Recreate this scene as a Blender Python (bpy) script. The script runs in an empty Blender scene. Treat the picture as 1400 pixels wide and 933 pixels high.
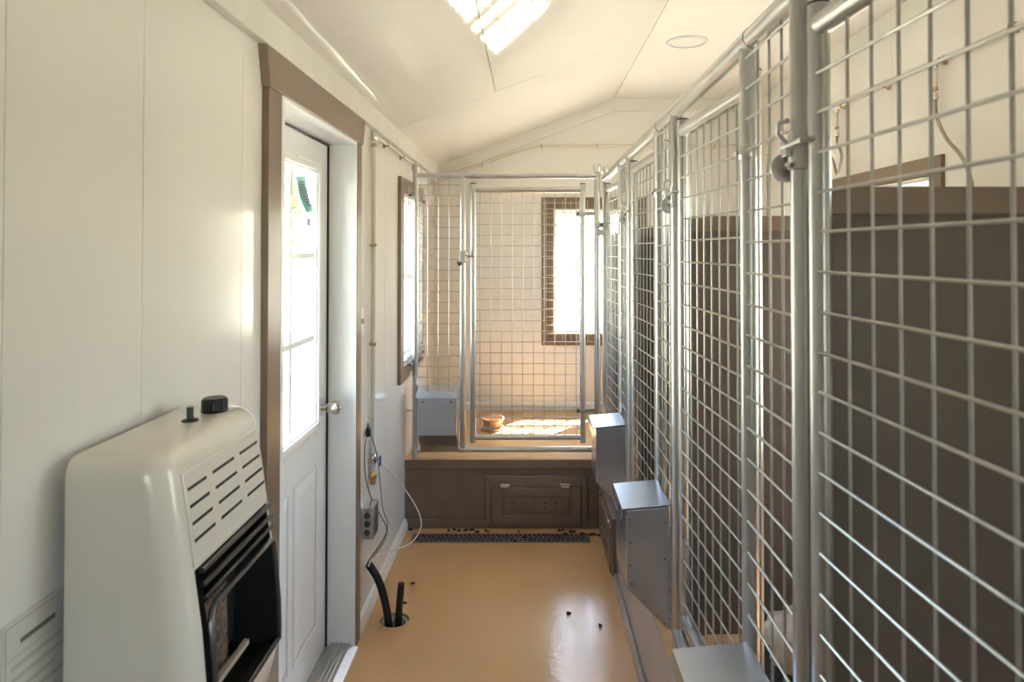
import bpy, bmesh, math, random
from mathutils import Vector, Matrix
random.seed(7)
scene = bpy.context.scene
col = scene.collection
R = math.radians

# ------------------------------------------------------------------ camera
H = 1.60
cam_d = bpy.data.cameras.new('camera')
cam_d.sensor_width = 36.0
cam_d.lens = 24.0
cam_d.shift_x = -0.01714
cam_d.shift_y = -0.0989
cam_d.clip_start = 0.02
cam_d.dof.use_dof = True
cam_d.dof.focus_distance = 3.6
cam_d.dof.aperture_fstop = 5.6
cam = bpy.data.objects.new('camera', cam_d)
cam.location = (0, 0, H)
cam.rotation_euler = (R(90) + 0.016, 0, 0)
col.objects.link(cam)
scene.camera = cam

# ------------------------------------------------------------------ world, sun, exposure
world = bpy.data.worlds.new('world')
scene.world = world
world.use_nodes = True
wn = world.node_tree
wn.nodes.clear()
w_out = wn.nodes.new('ShaderNodeOutputWorld')
w_bg = wn.nodes.new('ShaderNodeBackground')
w_sky = wn.nodes.new('ShaderNodeTexSky')
w_sky.sky_type = 'NISHITA'
w_sky.sun_disc = False
w_sky.sun_elevation = R(55)
w_sky.sun_rotation = R(41)
w_sky.air_density = 1.0
w_sky.dust_density = 1.5
w_sky.ozone_density = 1.0
w_mix = wn.nodes.new('ShaderNodeMix')
w_mix.data_type = 'RGBA'
w_mix.inputs[0].default_value = 0.10
w_mix.inputs[7].default_value = (8.5, 8.5, 8.3, 1)     # thin bright cloud over the whole sky
wn.links.new(w_sky.outputs[0], w_mix.inputs[6])
wn.links.new(w_mix.outputs[2], w_bg.inputs[0])
w_bg.inputs[1].default_value = 1.45
wn.links.new(w_bg.outputs[0], w_out.inputs[0])

sun_d = bpy.data.lights.new('sun', 'SUN')
sun_d.energy = 92.0
sun_d.angle = R(0.6)
sun_d.color = (1.0, 0.92, 0.84)
sun = bpy.data.objects.new('sun', sun_d)
sun.rotation_euler = Vector((-0.41, -0.52, -1)).to_track_quat('-Z', 'Y').to_euler()
sun.location = (6, 8, 12)
col.objects.link(sun)

scene.view_settings.view_transform = 'Standard'
scene.view_settings.look = 'None'
scene.view_settings.exposure = 1.0
scene.view_settings.gamma = 1.0
scene.view_settings.use_curve_mapping = False

def portal(name, loc, direction, sx, sy):
    d = bpy.data.lights.new(name, 'AREA')
    d.shape = 'RECTANGLE'
    d.size, d.size_y = sx, sy
    d.cycles.is_portal = True
    o = bpy.data.objects.new(name, d)
    o.location = loc
    o.rotation_euler = Vector(direction).to_track_quat('-Z', 'Y').to_euler()
    col.objects.link(o)

portal('window_portal', (-0.85, 2.36, 1.43), (1, 0, 0), 0.5, 1.0)
portal('window_portal', (-0.85, 4.13, 1.43), (1, 0, 0), 0.62, 1.0)
portal('window_portal', (0.49, 5.32, 1.43), (0, -1, 0), 0.64, 1.0)
portal('window_portal', (1.90, 3.44, 1.43), (-1, 0, 0), 0.95, 1.0)
portal('window_portal', (1.90, 1.70, 1.43), (-1, 0, 0), 0.65, 1.0)
portal('window_portal', (0.70, -1.64, 1.46), (0, 1, 0), 0.95, 1.1)

# ------------------------------------------------------------------ materials
def mat(name, base, rough=0.5, metal=0.0, var=None, scale=6.0, bump=0.0, bscale=60.0, coat=0.0,
        stretch=(1, 1, 1), rvar=0.0, detail=4.0, spec=0.5):
    m = bpy.data.materials.new(name)
    m.use_nodes = True
    nt = m.node_tree
    b = nt.nodes['Principled BSDF']
    b.inputs['Roughness'].default_value = rough
    b.inputs['Metallic'].default_value = metal
    b.inputs['Specular IOR Level'].default_value = spec
    b.inputs['Coat Weight'].default_value = coat
    b.inputs['Coat Roughness'].default_value = 0.08
    tc = nt.nodes.new('ShaderNodeTexCoord')
    mp = nt.nodes.new('ShaderNodeMapping')
    mp.inputs['Scale'].default_value = stretch
    nt.links.new(tc.outputs['Object'], mp.inputs[0])
    c2 = var if var else tuple(min(1, c * 0.93) for c in base)
    n = nt.nodes.new('ShaderNodeTexNoise')
    n.inputs['Scale'].default_value = scale
    n.inputs['Detail'].default_value = detail
    nt.links.new(mp.outputs[0], n.inputs['Vector'])
    r = nt.nodes.new('ShaderNodeValToRGB')
    r.color_ramp.elements[0].position = 0.32
    r.color_ramp.elements[1].position = 0.68
    r.color_ramp.elements[0].color = (*c2, 1)
    r.color_ramp.elements[1].color = (*base, 1)
    nt.links.new(n.outputs['Fac'], r.inputs[0])
    nt.links.new(r.outputs[0], b.inputs['Base Color'])
    if rvar:
        mr = nt.nodes.new('ShaderNodeMapRange')
        mr.inputs[1].default_value = 0.3
        mr.inputs[2].default_value = 0.7
        mr.inputs[3].default_value = rough
        mr.inputs[4].default_value = rough + rvar
        nt.links.new(n.outputs['Fac'], mr.inputs[0])
        nt.links.new(mr.outputs[0], b.inputs['Roughness'])
    if bump:
        n2 = nt.nodes.new('ShaderNodeTexNoise')
        n2.inputs['Scale'].default_value = bscale
        n2.inputs['Detail'].default_value = 3
        nt.links.new(mp.outputs[0], n2.inputs['Vector'])
        bp = nt.nodes.new('ShaderNodeBump')
        bp.inputs['Strength'].default_value = bump
        bp.inputs['Distance'].default_value = 0.002
        nt.links.new(n2.outputs['Fac'], bp.inputs['Height'])
        nt.links.new(bp.outputs[0], b.inputs['Normal'])
    return m

M = {}
M['wall'] = mat('white_pvc_panel', (0.785, 0.755, 0.715), 0.16, spec=0.36, var=(0.775, 0.745, 0.705), scale=2, bump=0.10, bscale=5)
M['ceil'] = mat('ceiling_pvc_sheet', (0.79, 0.755, 0.715), 0.045, spec=0.4, var=(0.78, 0.745, 0.705), scale=2, bump=0.12, bscale=9, stretch=(2.5, 0.35, 2.5))
M['backing'] = mat('wall_backing', (0.45, 0.42, 0.38), 0.8)
M['trimwhite'] = mat('white_trim', (0.80, 0.78, 0.72), 0.3)
M['doorwhite'] = mat('door_paint', (0.88, 0.88, 0.88), 0.26, var=(0.85, 0.85, 0.85), scale=5)
M['vinyl'] = mat('white_vinyl', (0.85, 0.86, 0.86), 0.3)
M['brown'] = mat('brown_paint', (0.190, 0.132, 0.092), 0.33, var=(0.175, 0.120, 0.082), scale=9, bump=0.15, bscale=70)
M['tan_brown'] = mat('brown_trim_paint', (0.225, 0.160, 0.110), 0.30, var=(0.205, 0.145, 0.100), scale=9, bump=0.12, bscale=60)
M['kick'] = mat('taupe_gloss_paint', (0.34, 0.295, 0.28), 0.16, var=(0.31, 0.27, 0.255), scale=5)
M['darkbrown'] = mat('partition_brown', (0.110, 0.079, 0.056), 0.5, var=(0.098, 0.069, 0.048), scale=4, bump=0.1)
M['floor'] = mat('tan_epoxy', (0.60, 0.365, 0.18), 0.13, var=(0.56, 0.335, 0.155), scale=2.2, bump=0.4, bscale=30, rvar=0.10, detail=3)
M['deck'] = mat('tan_epoxy_deck', (0.58, 0.36, 0.17), 0.22, var=(0.53, 0.32, 0.145), scale=3, bump=0.2, bscale=26)
M['galv'] = mat('galvanised_tube', (0.58, 0.575, 0.56), 0.28, 1.0, var=(0.50, 0.495, 0.485), scale=14, stretch=(1, 1, 0.25), rvar=0.14, bump=0.08, bscale=90)
M['wire'] = mat('galvanised_wire', (0.50, 0.49, 0.455), 0.36, 0.9, var=(0.42, 0.41, 0.385), scale=20)
M['sheet'] = mat('galvanised_sheet', (0.57, 0.61, 0.70), 0.27, 1.0, var=(0.545, 0.585, 0.675), scale=7, stretch=(4, 0.6, 1))
M['steel'] = mat('satin_nickel', (0.68, 0.65, 0.60), 0.24, 1.0)
M['alu'] = mat('mill_aluminium', (0.62, 0.61, 0.59), 0.35, 1.0, var=(0.5, 0.49, 0.47), scale=20, stretch=(1, 0.1, 1))
M['black'] = mat('black_plastic', (0.012, 0.012, 0.012), 0.4)
M['rubber'] = mat('black_conduit', (0.016, 0.015, 0.014), 0.35)
M['char'] = mat('firebox_black', (0.012, 0.010, 0.009), 0.5)
M['grille'] = mat('dark_grille_bar', (0.11, 0.10, 0.10), 0.3, 0.7)
M['brass'] = mat('brass', (0.70, 0.48, 0.20), 0.3, 1.0)
M['copper'] = mat('copper_clip', (0.55, 0.38, 0.25), 0.4, 0.5)
M['pipe'] = mat('cream_pex_pipe', (0.74, 0.69, 0.59), 0.4)
M['hose'] = mat('braided_hose', (0.42, 0.37, 0.29), 0.45, 0.4, var=(0.30, 0.26, 0.20), scale=120)
M['blue'] = mat('blue_handle', (0.04, 0.07, 0.32), 0.4)
M['greywire'] = mat('grey_cable', (0.10, 0.11, 0.11), 0.4)
M['tealwire'] = mat('teal_grey_cable', (0.16, 0.25, 0.26), 0.4)
M['whitewire'] = mat('white_cable', (0.72, 0.70, 0.66), 0.4)
M['cream'] = mat('cream_enamel', (0.73, 0.68, 0.60), 0.24, var=(0.715, 0.665, 0.585), scale=3, coat=0.35)
M['plaque'] = mat('ceramic_plaque', (0.20, 0.13, 0.085), 0.8, var=(0.06, 0.04, 0.028), scale=90, detail=1)
M['bracket'] = mat('pale_bracket', (0.42, 0.34, 0.27), 0.5)
M['paper'] = mat('printed_card', (0.66, 0.64, 0.58), 0.4, var=(0.62, 0.60, 0.55), scale=8)
M['ink'] = mat('ink_grey', (0.16, 0.15, 0.14), 0.6)
M['inkpale'] = mat('ink_pale', (0.52, 0.50, 0.46), 0.6)
M['bowl'] = mat('tan_stoneware', (0.46, 0.29, 0.17), 0.35, var=(0.38, 0.235, 0.13), scale=12)
M['leaf'] = mat('dry_leaf', (0.055, 0.036, 0.022), 0.8, var=(0.025, 0.018, 0.012), scale=40)
M['grate'] = mat('grey_grate', (0.17, 0.15, 0.14), 0.5, 0.2, var=(0.11, 0.10, 0.095), scale=30)
M['pit'] = mat('drain_dark', (0.02, 0.018, 0.016), 0.9)
M['pvc'] = mat('white_pvc_collar', (0.66, 0.63, 0.57), 0.4)
M['teal'] = mat('teal_sticker', (0.20, 0.50, 0.44), 0.5)
M['purple'] = mat('purple_sticker', (0.25, 0.12, 0.38), 0.5)
M['bed'] = mat('dark_bedding', (0.030, 0.024, 0.022), 0.9, bump=0.5, bscale=80)
M['fleece'] = mat('cream_fleece', (0.66, 0.60, 0.52), 0.95, var=(0.42, 0.32, 0.23), scale=14, bump=0.8, bscale=120)
M['grass'] = mat('grass', (0.24, 0.235, 0.175), 0.9, var=(0.28, 0.265, 0.205), scale=3)
M['foliage'] = mat('foliage', (0.14, 0.22, 0.07), 0.7, var=(0.08, 0.14, 0.04), scale=3)
M['bark'] = mat('bark', (0.16, 0.11, 0.08), 0.9)
M['lampring'] = mat('lamp_ring', (0.60, 0.60, 0.60), 0.3)
M['lens'] = mat('lamp_lens', (0.74, 0.715, 0.68), 0.3)

def glass_mat():
    m = bpy.data.materials.new('window_glass')
    m.use_nodes = True
    nt = m.node_tree
    nt.nodes.clear()
    o = nt.nodes.new('ShaderNodeOutputMaterial')
    t = nt.nodes.new('ShaderNodeBsdfTransparent')
    t.inputs[0].default_value = (0.95, 0.97, 0.96, 1)
    g = nt.nodes.new('ShaderNodeBsdfGlossy')
    g.inputs['Roughness'].default_value = 0.02
    f = nt.nodes.new('ShaderNodeFresnel')
    geo = nt.nodes.new('ShaderNodeNewGeometry')
    ior = nt.nodes.new('ShaderNodeMapRange')
    ior.inputs[3].default_value = 1.45
    ior.inputs[4].default_value = 1/1.45
    nt.links.new(geo.outputs['Backfacing'], ior.inputs[0])
    nt.links.new(ior.outputs[0], f.inputs[0])
    mx = nt.nodes.new('ShaderNodeMixShader')
    nt.links.new(f.outputs[0], mx.inputs[0])
    nt.links.new(t.outputs[0], mx.inputs[1])
    nt.links.new(g.outputs[0], mx.inputs[2])
    nt.links.new(mx.outputs[0], o.inputs[0])
    return m
M['glass'] = glass_mat()

# ------------------------------------------------------------------ mesh helpers
def wloc(o):
    v = Vector((0, 0, 0))
    while o is not None:
        v += o.location
        o = o.parent
    return v

class MB:
    def __init__(s):
        s.v = []; s.f = []
    def box(s, x0, x1, y0, y1, z0, z1):
        if x0 > x1: x0, x1 = x1, x0
        if y0 > y1: y0, y1 = y1, y0
        if z0 > z1: z0, z1 = z1, z0
        n = len(s.v)
        s.v += [(x0,y0,z0),(x1,y0,z0),(x1,y1,z0),(x0,y1,z0),(x0,y0,z1),(x1,y0,z1),(x1,y1,z1),(x0,y1,z1)]
        s.f += [tuple(n+i for i in q) for q in ((3,2,1,0),(4,5,6,7),(0,1,5,4),(1,2,6,5),(2,3,7,6),(3,0,4,7))]
        return s
    def ring_path(s, pts, radii, n=10, caps=True):
        pts = [Vector(p) for p in pts]
        base = len(s.v)
        up = None
        for i, p in enumerate(pts):
            a = pts[max(0, i-1)]; b = pts[min(len(pts)-1, i+1)]
            t = (b - a).normalized()
            if up is None:
                up = Vector((0,0,1)) if abs(t.z) < 0.9 else Vector((1,0,0))
            sx = t.cross(up).normalized()
            up = sx.cross(t).normalized()
            r = radii[i] if isinstance(radii, (list, tuple)) else radii
            for k in range(n):
                an = 2*math.pi*k/n
                q = p + sx*(r*math.cos(an)) + up*(r*math.sin(an))
                s.v.append((q.x, q.y, q.z))
        for i in range(len(pts)-1):
            for k in range(n):
                a = base+i*n+k; b = base+i*n+(k+1) % n
                s.f.append((a, b, b+n, a+n))
        if caps:
            s.f.append(tuple(base+k for k in range(n))[::-1])
            e = base+(len(pts)-1)*n
            s.f.append(tuple(e+k for k in range(n)))
        return s
    def tube(s, p, q, r, n=12):
        return s.ring_path([p, q], r, n)
    def lathe(s, prof, c=(0,0,0), n=20, axis='z'):
        base = len(s.v)
        for (r, h) in prof:
            for k in range(n):
                an = 2*math.pi*k/n
                a, b = r*math.cos(an), r*math.sin(an)
                if axis == 'z': p = (c[0]+a, c[1]+b, c[2]+h)
                elif axis == 'x': p = (c[0]+h, c[1]+a, c[2]+b)
                else: p = (c[0]+b, c[1]+h, c[2]+a)
                s.v.append(p)
        m = len(prof)
        for i in range(m-1):
            for k in range(n):
                a = base+i*n+k; b = base+i*n+(k+1) % n
                s.f.append((a, b, b+n, a+n))
        s.f.append(tuple(base+k for k in range(n))[::-1])
        s.f.append(tuple(base+(m-1)*n+k for k in range(n)))
        return s
    def prism(s, poly, axis, a, b):
        n = len(poly); base = len(s.v)
        for h in (a, b):
            for (p, q) in poly:
                s.v.append({'x': (h,p,q), 'y': (p,h,q), 'z': (p,q,h)}[axis])
        for k in range(n):
            s.f.append((base+k, base+(k+1) % n, base+n+(k+1) % n, base+n+k))
        s.f.append(tuple(base+k for k in range(n))[::-1])
        s.f.append(tuple(base+n+k for k in range(n)))
        return s
    def build(s, name, m, parent=None, local=False, smooth=False, bevel=0.0, seg=2):
        off = Vector((0,0,0))
        if parent is not None and not local: off = wloc(parent)
        me = bpy.data.meshes.new(name)
        me.from_pydata([(x-off.x, y-off.y, z-off.z) for x, y, z in s.v], [], s.f)
        bm = bmesh.new(); bm.from_mesh(me)
        bmesh.ops.recalc_face_normals(bm, faces=bm.faces)
        bm.to_mesh(me); bm.free()
        me.materials.append(M[m])
        if smooth:
            for p in me.polygons: p.use_smooth = True
            me.set_sharp_from_angle(angle=R(40))
        o = bpy.data.objects.new(name, me)
        col.objects.link(o)
        if parent is not None: o.parent = parent
        if bevel:
            b = o.modifiers.new('bevel', 'BEVEL')
            b.width = bevel; b.segments = seg; b.limit_method = 'ANGLE'
        return o

def tag(o, label, cat, group=None):
    o['label'] = label; o['category'] = cat
    if group: o['group'] = group
    return o
def struct(o, label=None):
    o['kind'] = 'structure'
    if label: o['label'] = label
    return o
def empty(name, loc=(0,0,0), rz=0.0):
    o = bpy.data.objects.new(name, None)
    o.empty_display_size = 0.1
    o.location = loc; o.rotation_euler = (0, 0, rz)
    col.objects.link(o)
    return o
def copy_tree(o, parent=None):
    c = o.copy(); col.objects.link(c); c.parent = parent
    for ch in list(o.children): copy_tree(ch, c)
    return c

def rects(u0, u1, v0, v1, holes):
    us = sorted({u0, u1, *[min(max(x, u0), u1) for h in holes for x in h[:2]]})
    vs = sorted({v0, v1, *[min(max(x, v0), v1) for h in holes for x in h[2:]]})
    out = []
    for a, b in zip(us, us[1:]):
        run = None
        for c, d in zip(vs, vs[1:]):
            um, vm = (a+b)/2, (c+d)/2
            inside = any(h[0] < um < h[1] and h[2] < vm < h[3] for h in holes)
            if inside:
                if run: out.append((a, b, *run)); run = None
            else:
                run = (run[0], d) if run else (c, d)
        if run: out.append((a, b, *run))
    return out

# ------------------------------------------------------------------ key dimensions
XL, XR, YB, YF = -0.72, 1.76, 5.18, -1.50
XF = 0.45           # plane of the side fence
XK = 0.41           # face of the board under it
YP = 3.955          # face of the end platform
YE = 4.005          # plane of the end fence
ZP = 0.396          # platform top
RX, RZ = 0.64, 2.755
SL = (2.755-2.245)/(0.64+0.69)
def zc(x): return RZ + (min(x, RX)-RX)*SL

# ------------------------------------------------------------------ floor
HOLE = (-0.585, 2.985)
fl = MB()
for r in rects(XL-.14, XR+.14, YF-.14, YB+.14, [(HOLE[0]-.075, HOLE[0]+.075, HOLE[1]-.075, HOLE[1]+.075), (-0.655, 0.335, 3.765, 3.885)]):
    fl.box(r[0], r[1], r[2], r[3], -.12, 0)
# round lip around the hole: ring filling the square cut-out
nseg = 32
b0 = len(fl.v)
for k in range(nseg):
    a = 2*math.pi*k/nseg
    c, s_ = math.cos(a), math.sin(a)
    q = .075/max(abs(c), abs(s_))
    fl.v += [(HOLE[0]+.062*c, HOLE[1]+.062*s_, 0), (HOLE[0]+q*c, HOLE[1]+q*s_, 0), (HOLE[0]+.062*c, HOLE[1]+.062*s_, -.12)]
for k in range(nseg):
    a = b0+3*k; b = b0+3*((k+1) % nseg)
    fl.f += [(a, a+1, b+1, b), (a, b, b+2, a+2)]
floor = struct(fl.build('floor', 'floor'))

# ------------------------------------------------------------------ walls
DOOR = (1.935, 2.795, 0.0, 2.052)
WL = (3.82, 4.44, 0.955, 1.92)
WB = (0.18, 0.80, 0.975, 1.915)
WR1 = (2.975, 3.91, 0.955, 1.92)
WR2 = (1.30, 2.05, 0.955, 1.92)
WF = (0.30, 1.15, 1.0, 1.94)
def hsh(h, e): return (h[0]-e, h[1]+e, h[2]-e, h[3]+e)

def side_wall(name, xin, sgn, holes, z1, seams):
    w = MB()
    for r in rects(YF-.12, YB+.12, 0, z1, holes):
        w.box(xin-sgn*.006, xin-sgn*.12, r[0], r[1], r[2], r[3])
    root = struct(w.build(name, 'backing'))
    for a, b in zip(seams, seams[1:]):
        p = MB()
        for r in rects(a+.0008, b-.0008, 0, z1, holes):
            p.box(xin, xin-sgn*.006, r[0], r[1], r[2], r[3])
        p.build('wall_panel', 'wall', root)
    return root
wall_left = side_wall('wall_left', XL, 1, [DOOR, WL], 2.30,
    [YF, -1.1, -.7, -.3, .1, .51, .934, 1.27, 1.706, 2.12, 2.55, 2.97, 3.39, 3.97, 4.38, 4.78, YB])
wall_right = side_wall('wall_right', XR, -1, [WR1, WR2], 2.78,
    [YF, -.3, .9, 2.10, 3.30, 4.40, YB])

def end_wall(name, yin, sgn, hole, seams):
    w = MB()
    for r in rects(XL-.12, XR+.12, 0, 2.2, [hole]):
        w.box(r[0], r[1], yin-sgn*.006, yin-sgn*.12, r[2], r[3])
    w.prism([(XL-.12, 2.2), (XR+.12, 2.2), (XR+.12, RZ+.03), (RX, RZ+.03), (XL-.12, zc(XL-.12)+.03)], 'y', yin-sgn*.006, yin-sgn*.12)
    root = struct(w.build(name, 'backing'))
    for a, b in zip(seams, seams[1:]):
        p = MB()
        a += .0002; b -= .0002
        for r in rects(a, b, 0, 2.2, [hole]):
            p.box(r[0], r[1], yin, yin-sgn*.006, r[2], r[3])
        top = [(a, 2.2), (b, 2.2), (b, zc(b)+.02)]
        if a < RX < b: top.append((RX, RZ+.02))
        top.append((a, zc(a)+.02))
        p.prism(top, 'y', yin, yin-sgn*.006)
        p.build('wall_panel', 'wall', root)
    return root
wall_back = end_wall('wall_back', YB, -1, WB, [XL, -.28, .14, .56, .98, 1.40, XR])
wall_front = end_wall('wall_front', YF, 1, WF, [XL, -.3, .12, .54, .96, 1.38, XR])

# ------------------------------------------------------------------ ceiling
c = MB()
th = .05
c.prism([(XL-.12, zc(XL-.12)+.006), (RX, RZ+.006), (XR+.12, RZ+.006), (XR+.12, RZ+th), (RX, RZ+th), (XL-.12, zc(XL-.12)+th)], 'y', YF-.12, YB+.12)
ceiling = struct(c.build('ceiling', 'backing'))
def csheet(x0, x1, y0, y1):
    g = .0016
    p = MB()
    p.prism([(x0+g, zc(x0+g)), (x1-g, zc(x1-g)), (x1-g, zc(x1-g)+.006), (x0+g, zc(x0+g)+.006)], 'y', y0+g, y1-g)
    p.build('ceiling_panel', 'ceil', ceiling)
for (y0, y1) in ((YF, 1.17), (1.17, 3.60)):
    csheet(XL, -.18, y0, y1); csheet(-.18, RX, y0, y1); csheet(RX, XR, y0, y1)
csheet(XL, RX, 3.60, YB); csheet(RX, XR, 3.60, YB)

# ------------------------------------------------------------------ trims
t = MB(); t.box(XL, -.693, YF, YB, 2.150, 2.252)
struct(t.build('trim_1', 'trimwhite', bevel=.003), 'white crown board along the top of the left wall')
t = MB()
t.prism([(XL, zc(XL)-.095), (RX, RZ-.095), (XR, RZ-.095), (XR, RZ+.004), (RX, RZ+.004), (XL, zc(XL)+.004)], 'y', YB-.022, YB)
struct(t.build('trim_2', 'trimwhite', bevel=.003), 'white rake board under the ceiling on the back wall')
t = MB(); t.box(XR-.022, XR, YF, YB, RZ-.095, RZ+.004)
struct(t.build('trim_3', 'trimwhite', bevel=.003), 'white crown board along the right wall')
bb = [(XL, 0), (-.700, 0), (-.700, .030), (-.704, .036), (-.704, .046), (-.712, .056), (XL, .060)]
for i, (y0, y1) in enumerate(((2.85, YP), (YF, 1.825))):
    t = MB(); t.prism(bb, 'y', y0, y1)
    struct(t.build('baseboard_left', 'trimwhite'), 'white moulded baseboard on the left wall')
t = MB(); t.prism([(YB, ZP), (YB-.018, ZP), (YB-.018, ZP+.045), (YB-.008, ZP+.058), (YB, ZP+.062)], 'x', XL, XR)
struct(t.build('baseboard_back', 'trimwhite'), 'white baseboard at the foot of the back wall')

# ------------------------------------------------------------------ exterior door
dr = struct(empty('door_1', (-.82, 2.36, 0)), 'white half-glazed exterior door in the left wall')
XD = -.82            # door face
d = MB()
for r in rects(1.962, 2.762, .012, 2.022, [(2.105, 2.615, .935, 1.915)]):
    d.box(XD-.04, XD, r[0], r[1], r[2], r[3])
slab = d.build('door_slab', 'doorwhite', dr)
d = MB()
for r in rects(2.078, 2.642, .905, 1.940, [(2.125, 2.595, .955, 1.895)]):
    d.box(XD, XD+.012, r[0], r[1], r[2], r[3])
for r in rects(2.095, 2.625, .922, 1.923, [(2.118, 2.602, .948, 1.902)]):
    d.box(XD, XD+.020, r[0], r[1], r[2], r[3])
gf = d.build('glazing_frame', 'vinyl', dr, bevel=.004)
for (y, z) in ((2.09, 1.93), (2.36, 1.93), (2.63, 1.86), (2.63, 1.43), (2.63, 1.0), (2.2, .915), (2.5, .915)):
    MB().lathe([(.004, 0), (.004, .0015)], (XD+.012, y, z), 8, 'x').build('screw_plug', 'inkpale', gf)
MB().box(XD-.026, XD-.022, 2.106, 2.614, .936, 1.914).build('glass_pane', 'glass', dr)
for z in (1.268, 1.582):
    MB().box(XD-.020, XD-.004, 2.105, 2.615, z-.011, z+.011).build('muntin', 'vinyl', dr, bevel=.003)
MB().box(XD-.0205, XD-.0035, 2.349, 2.371, .935, 1.915).build('muntin', 'vinyl', dr, bevel=.003)
for (y0, y1) in ((2.090, 2.325), (2.395, 2.630)):
    p = MB()
    z0, z1 = .165, .770
    n = len(p.v)
    e = .035
    p.v += [(XD, y0, z0), (XD, y1, z0), (XD, y1, z1), (XD, y0, z1),
            (XD+.009, y0+e, z0+e), (XD+.009, y1-e, z0+e), (XD+.009, y1-e, z1-e), (XD+.009, y0+e, z1-e)]
    p.f += [(0,1,5,4), (1,2,6,5), (2,3,7,6), (3,0,4,7), (4,5,6,7), (3,2,1,0)]
    p.build('raised_panel', 'doorwhite', dr)
    fr = MB()
    for r in rects(y0-.012, y1+.012, z0-.012, z1+.012, [(y0, y1, z0, z1)]):
        fr.box(XD, XD+.005, *r)
    fr.build('panel_moulding', 'doorwhite', dr, bevel=.002)
kn = MB().lathe([(.013, 0), (.012, .022), (.018, .030), (.026, .048), (.028, .064), (.025, .074), (.012, .078)], (XD, 2.685, .985), 24, 'x').build('door_knob', 'steel', dr, smooth=True)
MB().lathe([(.033, 0), (.032, .005), (.018, .010)], (XD, 2.685, .985), 24, 'x').build('rosette', 'steel', kn, smooth=True)
MB().lathe([(.008, .076), (.007, .083)], (XD, 2.685, .985), 12, 'x').build('thumb_turn', 'steel', kn, smooth=True)
# torn teal sticker on the glass, curling away from it
st = MB()
pts = [(2.452, 1.868, 0), (2.470, 1.835, .002), (2.492, 1.795, .005), (2.525, 1.765, .010), (2.56, 1.742, .014)]
wd = [.105, .098, .082, .070, .062]
for i, (y, z, o_) in enumerate(pts):
    st.v += [(XD-.021+o_*.4, y, z), (XD-.021+o_*.4+.004*(i > 1), y+wd[i], z+.012)]
for i in range(len(pts)-1):
    st.f.append((2*i, 2*i+1, 2*i+3, 2*i+2))
stk = st.build('sticker', 'teal', dr)
s_ = stk.modifiers.new('thickness', 'SOLIDIFY'); s_.thickness = .0006
for i in range(9):
    f_ = i/9.0
    y = 2.468+.07*f_; z = 1.852-.09*f_
    MB().box(XD-.0135+.0055*f_, XD-.0130+.0055*f_, y+random.uniform(0, .012), y+random.uniform(.045, .065), z-.003, z+.003).build('print_line', 'ink', stk)
MB().box(XD-.013, XD-.0122, 2.555, 2.590, 1.695, 1.720).build('sticker_corner', 'purple', stk)
# jambs, head, stop, weatherstrip, sill
j = MB().box(-.86, -.702, 2.772, 2.796, 0, 2.052).build('jamb', 'doorwhite', dr, bevel=.002)
MB().box(-.750, -.702, 2.7685, 2.773, 0, 2.030).build('jamb_edge', 'doorwhite', j)
j = MB().box(-.86, -.702, 1.934, 1.956, 0, 2.052).build('jamb', 'doorwhite', dr, bevel=.002)
j = MB().box(-.86, -.702, 1.956, 2.772, 2.030, 2.052).build('head_jamb', 'doorwhite', dr, bevel=.002)
MB().box(-.832, -.814, 2.7625, 2.7715, .012, 2.029).build('weatherstrip', 'black', dr)
MB().box(-.832, -.814, 1.9565, 2.7625, 2.0225, 2.0295).build('weatherstrip', 'black', dr)
th_ = MB()
th_.prism([(-.90, 0), (-.690, 0), (-.690, .006), (-.72, .020), (-.80, .022), (-.806, .010), (-.90, .008)], 'y', 1.957, 2.771)
sill = th_.build('threshold', 'alu', dr)
for k in range(5):
    MB().box(-.790+.016*k, -.784+.016*k, 1.958, 2.770, .0205, .0235).build('sill_ridge', 'alu', sill)
# casing
cs = struct(empty('trim_4', (-.71, 2.34, 0)), 'brown casing round the exterior door')
for (a, b) in ((1.830, 1.925), (2.775, 2.848)):
    MB().box(XL, -.700, a, b, 0, 2.042).build('side_casing', 'tan_brown', cs, bevel=.002)
hd = MB()
hd.prism([(1.826, 2.042), (2.852, 2.042), (2.882, 2.150), (1.800, 2.150)], 'x', XL, -.695)
hd.build('head_casing', 'tan_brown', cs, bevel=.002)

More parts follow.
